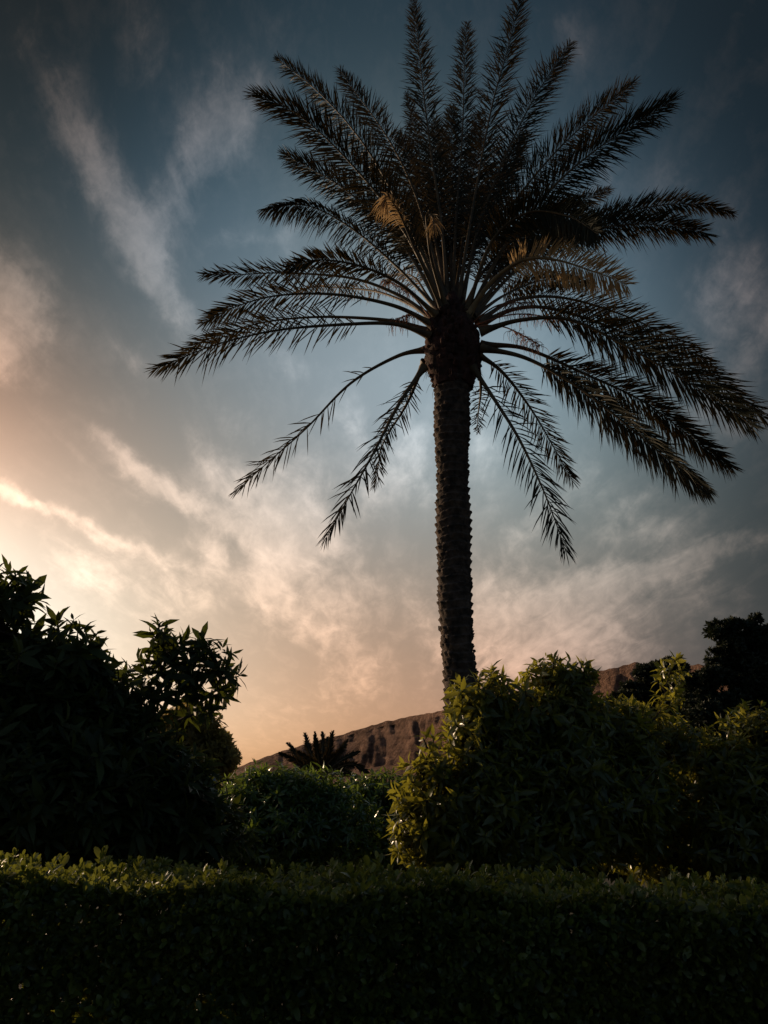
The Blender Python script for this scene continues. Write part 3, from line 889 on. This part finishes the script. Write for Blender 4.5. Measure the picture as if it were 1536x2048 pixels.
tree('citrus_tree', 'low green tree between the small palm and the yellow-green shrub', 'tree', TG, gb(760, 9.5),
     [(715, 1590, 44, 30, 9.5), (770, 1584, 46, 34, 9.5), (790, 1640, 60, 60, 9.4), (730, 1670, 70, 60, 9.4), (815, 1590, 26, 26, 9.3)],
     MAT['citrus_mid'], LANCE, .095, 9, 52, trunk_r=.1, twigs=.25)
tree('citrus_tree', 'large yellow-green leafy shrub hiding the foot of the tall palm', 'tree', TG, gb(1060, 6.0),
     [(955, 1405, 52, 36, 5.8, 1), (985, 1372, 22, 24, 5.9, .8), (1090, 1350, 32, 26, 6.1, .8), (1140, 1362, 34, 30, 6.1, .8), (1120, 1400, 60, 44, 6.1, 1),
      (1040, 1440, 80, 52, 6.0, 1), (935, 1480, 34, 70, 5.7, .9), (980, 1520, 70, 70, 5.8, 1), (1100, 1500, 110, 80, 6.1, 1.1), (1200, 1460, 70, 60, 6.3, 1.1),
      (850, 1552, 34, 24, 5.6, .7), (815, 1600, 24, 26, 5.7, .6), (880, 1600, 50, 60, 5.6, .9), (868, 1500, 18, 24, 5.7, .5), (835, 1670, 40, 50, 5.6, .8), (980, 1620, 100, 90, 5.7, 1.1), (1120, 1620, 120, 100, 5.9, 1.2), (900, 1700, 60, 50, 5.6, .9),
      (1050, 1710, 120, 60, 5.7, 1), (1240, 1600, 90, 110, 6.2, 1.2), (1265, 1470, 50, 50, 6.4, 1)],
     MAT['citrus'], LANCE, .108, 9, 85, trunk_r=.1, axis_up=.45)
tree('citrus_tree', 'dark shrub with one tall leafy shoot standing up before the ridge on the right', 'tree', TG, gb(1330, 6.8),
     [(1340, 1342, 20, 16, 6.8, .8), (1334, 1372, 16, 26, 6.8, .6), (1328, 1420, 14, 30, 6.8, .5), (1290, 1455, 46, 36, 6.8, .9), (1375, 1500, 56, 44, 6.8, .9), (1318, 1500, 56, 50, 6.8, .9), (1340, 1590, 80, 80, 6.8, 1.2), (1330, 1690, 90, 70, 6.6, 1.2)],
     MAT['citrus'], LANCE, .11, 8, 95, trunk_r=.06)
tree('citrus_tree', 'yellow-green leafy shrub at the right edge under the pine', 'tree', TG, gb(1500, 6.2),
     [(1500, 1460, 44, 40, 6.3, .9), (1540, 1500, 50, 60, 6.3, 1), (1440, 1530, 44, 40, 6.2, 1), (1480, 1590, 80, 70, 6.2, 1.1), (1540, 1680, 90, 90, 6.2, 1.1), (1450, 1690, 60, 60, 6.0, .9)],
     MAT['citrus'], LANCE, .10, 9, 80, trunk_r=.08)
tree('pine_tree', 'dark pine with clumped needles rising highest above the ridge at the right edge', 'tree', 'dark pines on the right', gb(1470, 20),
     [(1438, 1262, 22, 18, 20), (1470, 1262, 24, 18, 20), (1505, 1258, 22, 20, 20), (1440, 1305, 26, 16, 20), (1490, 1300, 40, 30, 20), (1540, 1290, 30, 34, 20),
      (1440, 1325, 20, 12, 20), (1480, 1350, 60, 36, 20), (1530, 1370, 50, 50, 20), (1430, 1390, 60, 40, 20), (1490, 1430, 80, 50, 20), (1400, 1440, 60, 50, 20)],
     MAT['needle'], SMALL, .12, 16, 12, trunk_r=.22, twigs=.05, droop=0, lo=10, hi=80, clump=6)
tree('pine_tree', 'dark rounded pine behind the tall leafy shoot on the right', 'tree', 'dark pines on the right', gb(1320, 22),
     [(1330, 1338, 30, 20, 22), (1310, 1365, 44, 30, 22), (1350, 1370, 40, 34, 22), (1280, 1390, 40, 28, 22), (1330, 1420, 90, 50, 22), (1260, 1440, 70, 50, 22), (1390, 1400, 40, 40, 22)],
     MAT['needle'], SMALL, .13, 16, 12, trunk_r=.2, twigs=.05, droop=0, lo=10, hi=80, clump=9)

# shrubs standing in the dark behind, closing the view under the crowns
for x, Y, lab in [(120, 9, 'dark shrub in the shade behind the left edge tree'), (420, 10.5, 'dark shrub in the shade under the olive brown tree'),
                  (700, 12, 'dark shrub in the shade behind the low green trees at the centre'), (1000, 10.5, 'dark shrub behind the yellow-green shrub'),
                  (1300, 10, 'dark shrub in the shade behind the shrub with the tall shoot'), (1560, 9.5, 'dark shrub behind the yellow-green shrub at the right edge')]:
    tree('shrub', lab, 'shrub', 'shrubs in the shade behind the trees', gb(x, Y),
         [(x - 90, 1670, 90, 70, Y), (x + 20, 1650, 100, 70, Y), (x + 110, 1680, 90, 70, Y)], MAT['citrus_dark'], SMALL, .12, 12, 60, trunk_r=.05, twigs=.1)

# garden lamp between the trees
lx = at(424, 1570, 12.0)
lamp = empty('garden_lamp', (lx[0], 12.0, 0))
tag(lamp, 'small grey lamp with a peaked hood seen through a gap in the leaves', 'lamp')
b = Buf(); b.tube([(lx[0], 12, 0), (lx[0], 12, 1.0), (lx[0], 12, lx[2] - .22)], [.05, .035, .03], 10); b.build('post', MAT['metal'], lamp, True)
b = Buf(); zt = lx[2]
b.tube([(lx[0], 12, zt - .05), (lx[0], 12, zt - .03), (lx[0], 12, zt + .06), (lx[0], 12, zt + .12), (lx[0], 12, zt + .15)], [.15, .15, .055, .02, .012], 14)
b.build('lamp_hood', MAT['metal'], lamp)
b = Buf(); b.tube([(lx[0], 12, zt - .23), (lx[0], 12, zt - .05)], [.07, .10], 12)
mg, ntg, bg_ = new_mat('frosted_glass'); bg_.inputs['Base Color'].default_value = (.6, .58, .52, 1); bg_.inputs['Roughness'].default_value = .4
b.build('lamp_glass', mg, lamp)

# ================================================================== HEDGE
hd = empty('hedge', (0, 3.4, 0))
tag(hd, 'dense clipped hedge of small rounded leaves across the whole foreground', 'hedge')
hx = np.array([azel(x, 1740)[0] for x in (-300, 0, 120, 250, 400, 560, 700, 900, 1100, 1300, 1536, 1900)])
hy = [1768, 1772, 1774, 1790, 1794, 1800, 1800, 1790, 1806, 1822, 1830, 1830]
hedge_Y = 2.75
def hedge_top(x):
    """height of the hedge's top edge at world x on its front"""
    xs = [at(px, 1740, hedge_Y)[0] for px in (-300, 0, 120, 250, 400, 560, 700, 900, 1100, 1300, 1536, 1900)]
    zs_ = [at(768, y, hedge_Y)[2] for y in hy]
    return np.interp(x, xs, zs_)
hb = Buf()
# top tufts
n = 6400
x = rng.uniform(-3.4, 3.6, n); dpt = rng.uniform(0, 1, n) ** 1.3 * .7
z = hedge_top(x) + rng.normal(0, .016, n) - .02 + .02 * np.sin(x * 9 + dpt * 5)
pos = np.stack([x, hedge_Y + .03 + dpt, z], 1)
axs = np.stack([rng.normal(0, .35, n), rng.normal(-.1, .35, n), np.ones(n)], 1)
whorls(hb, OVAL, pos, axs, 7, .035, twig=.5, lo=18, hi=62, droop=.05)
# taller shoots
n = 170
x = rng.uniform(-3.2, 3.4, n)
pos = np.stack([x, hedge_Y + rng.uniform(0, .5, n), hedge_top(x) + rng.uniform(.0, .045, n)], 1)
axs = np.stack([rng.normal(0, .25, n), rng.normal(0, .25, n), np.ones(n)], 1)
whorls(hb, OVAL, pos, axs, 7, .038, twig=1.1, lo=14, hi=50, droop=0)
# front face
n = 17500
x = rng.uniform(-2.6, 2.8, n)
z = rng.uniform(.45, 1.0, n) ** .8; z = z * hedge_top(x)
bul = np.array([noise.noise(Vector((a * 2.2, b_ * 2.6, 1.7))) for a, b_ in zip(x, z)])
yy = hedge_Y - .02 + rng.exponential(.05, n) - bul * .10 + np.clip((z - hedge_top(x) + .07), 0, 1) * .8
pos = np.stack([x, yy, z], 1)
axs = np.stack([rng.normal(0, .5, n), np.full(n, -.75) + rng.normal(0, .3, n), .55 + rng.normal(0, .4, n)], 1)
whorls(hb, OVAL, pos, axs, 5, .037, twig=.5, lo=18, hi=70, droop=.1)
n = 9000       # inner layers
x = rng.uniform(-3.4, 3.6, n); z = rng.uniform(.02, .97, n) * hedge_top(x)
pos = np.stack([x, hedge_Y + rng.uniform(.08, .68, n), z], 1)
axs = np.stack([rng.normal(0, .5, n), rng.normal(-.3, .5, n), .5 + rng.normal(0, .4, n)], 1)
whorls(hb, OVAL, pos, axs, 5, .052, twig=.6, lo=25, hi=85, droop=.1)
hb.build('foliage', MAT['hedge'], hd)
sb_ = Buf()
for k in range(260):
    x0 = rng.uniform(-3.3, 3.5); y0 = hedge_Y + rng.uniform(.2, .65)
    sb_.tube(smooth_curve([(x0, y0, -.05), (x0 + rng.normal(0, .05), y0 - .02, .5), (x0 + rng.normal(0, .15), y0 - rng.uniform(0, .2), float(hedge_top(x0)) - .03)], 6), np.linspace(.014, .004, 6), 4)
sb_.build('stem', MAT['wood'], hd, True)
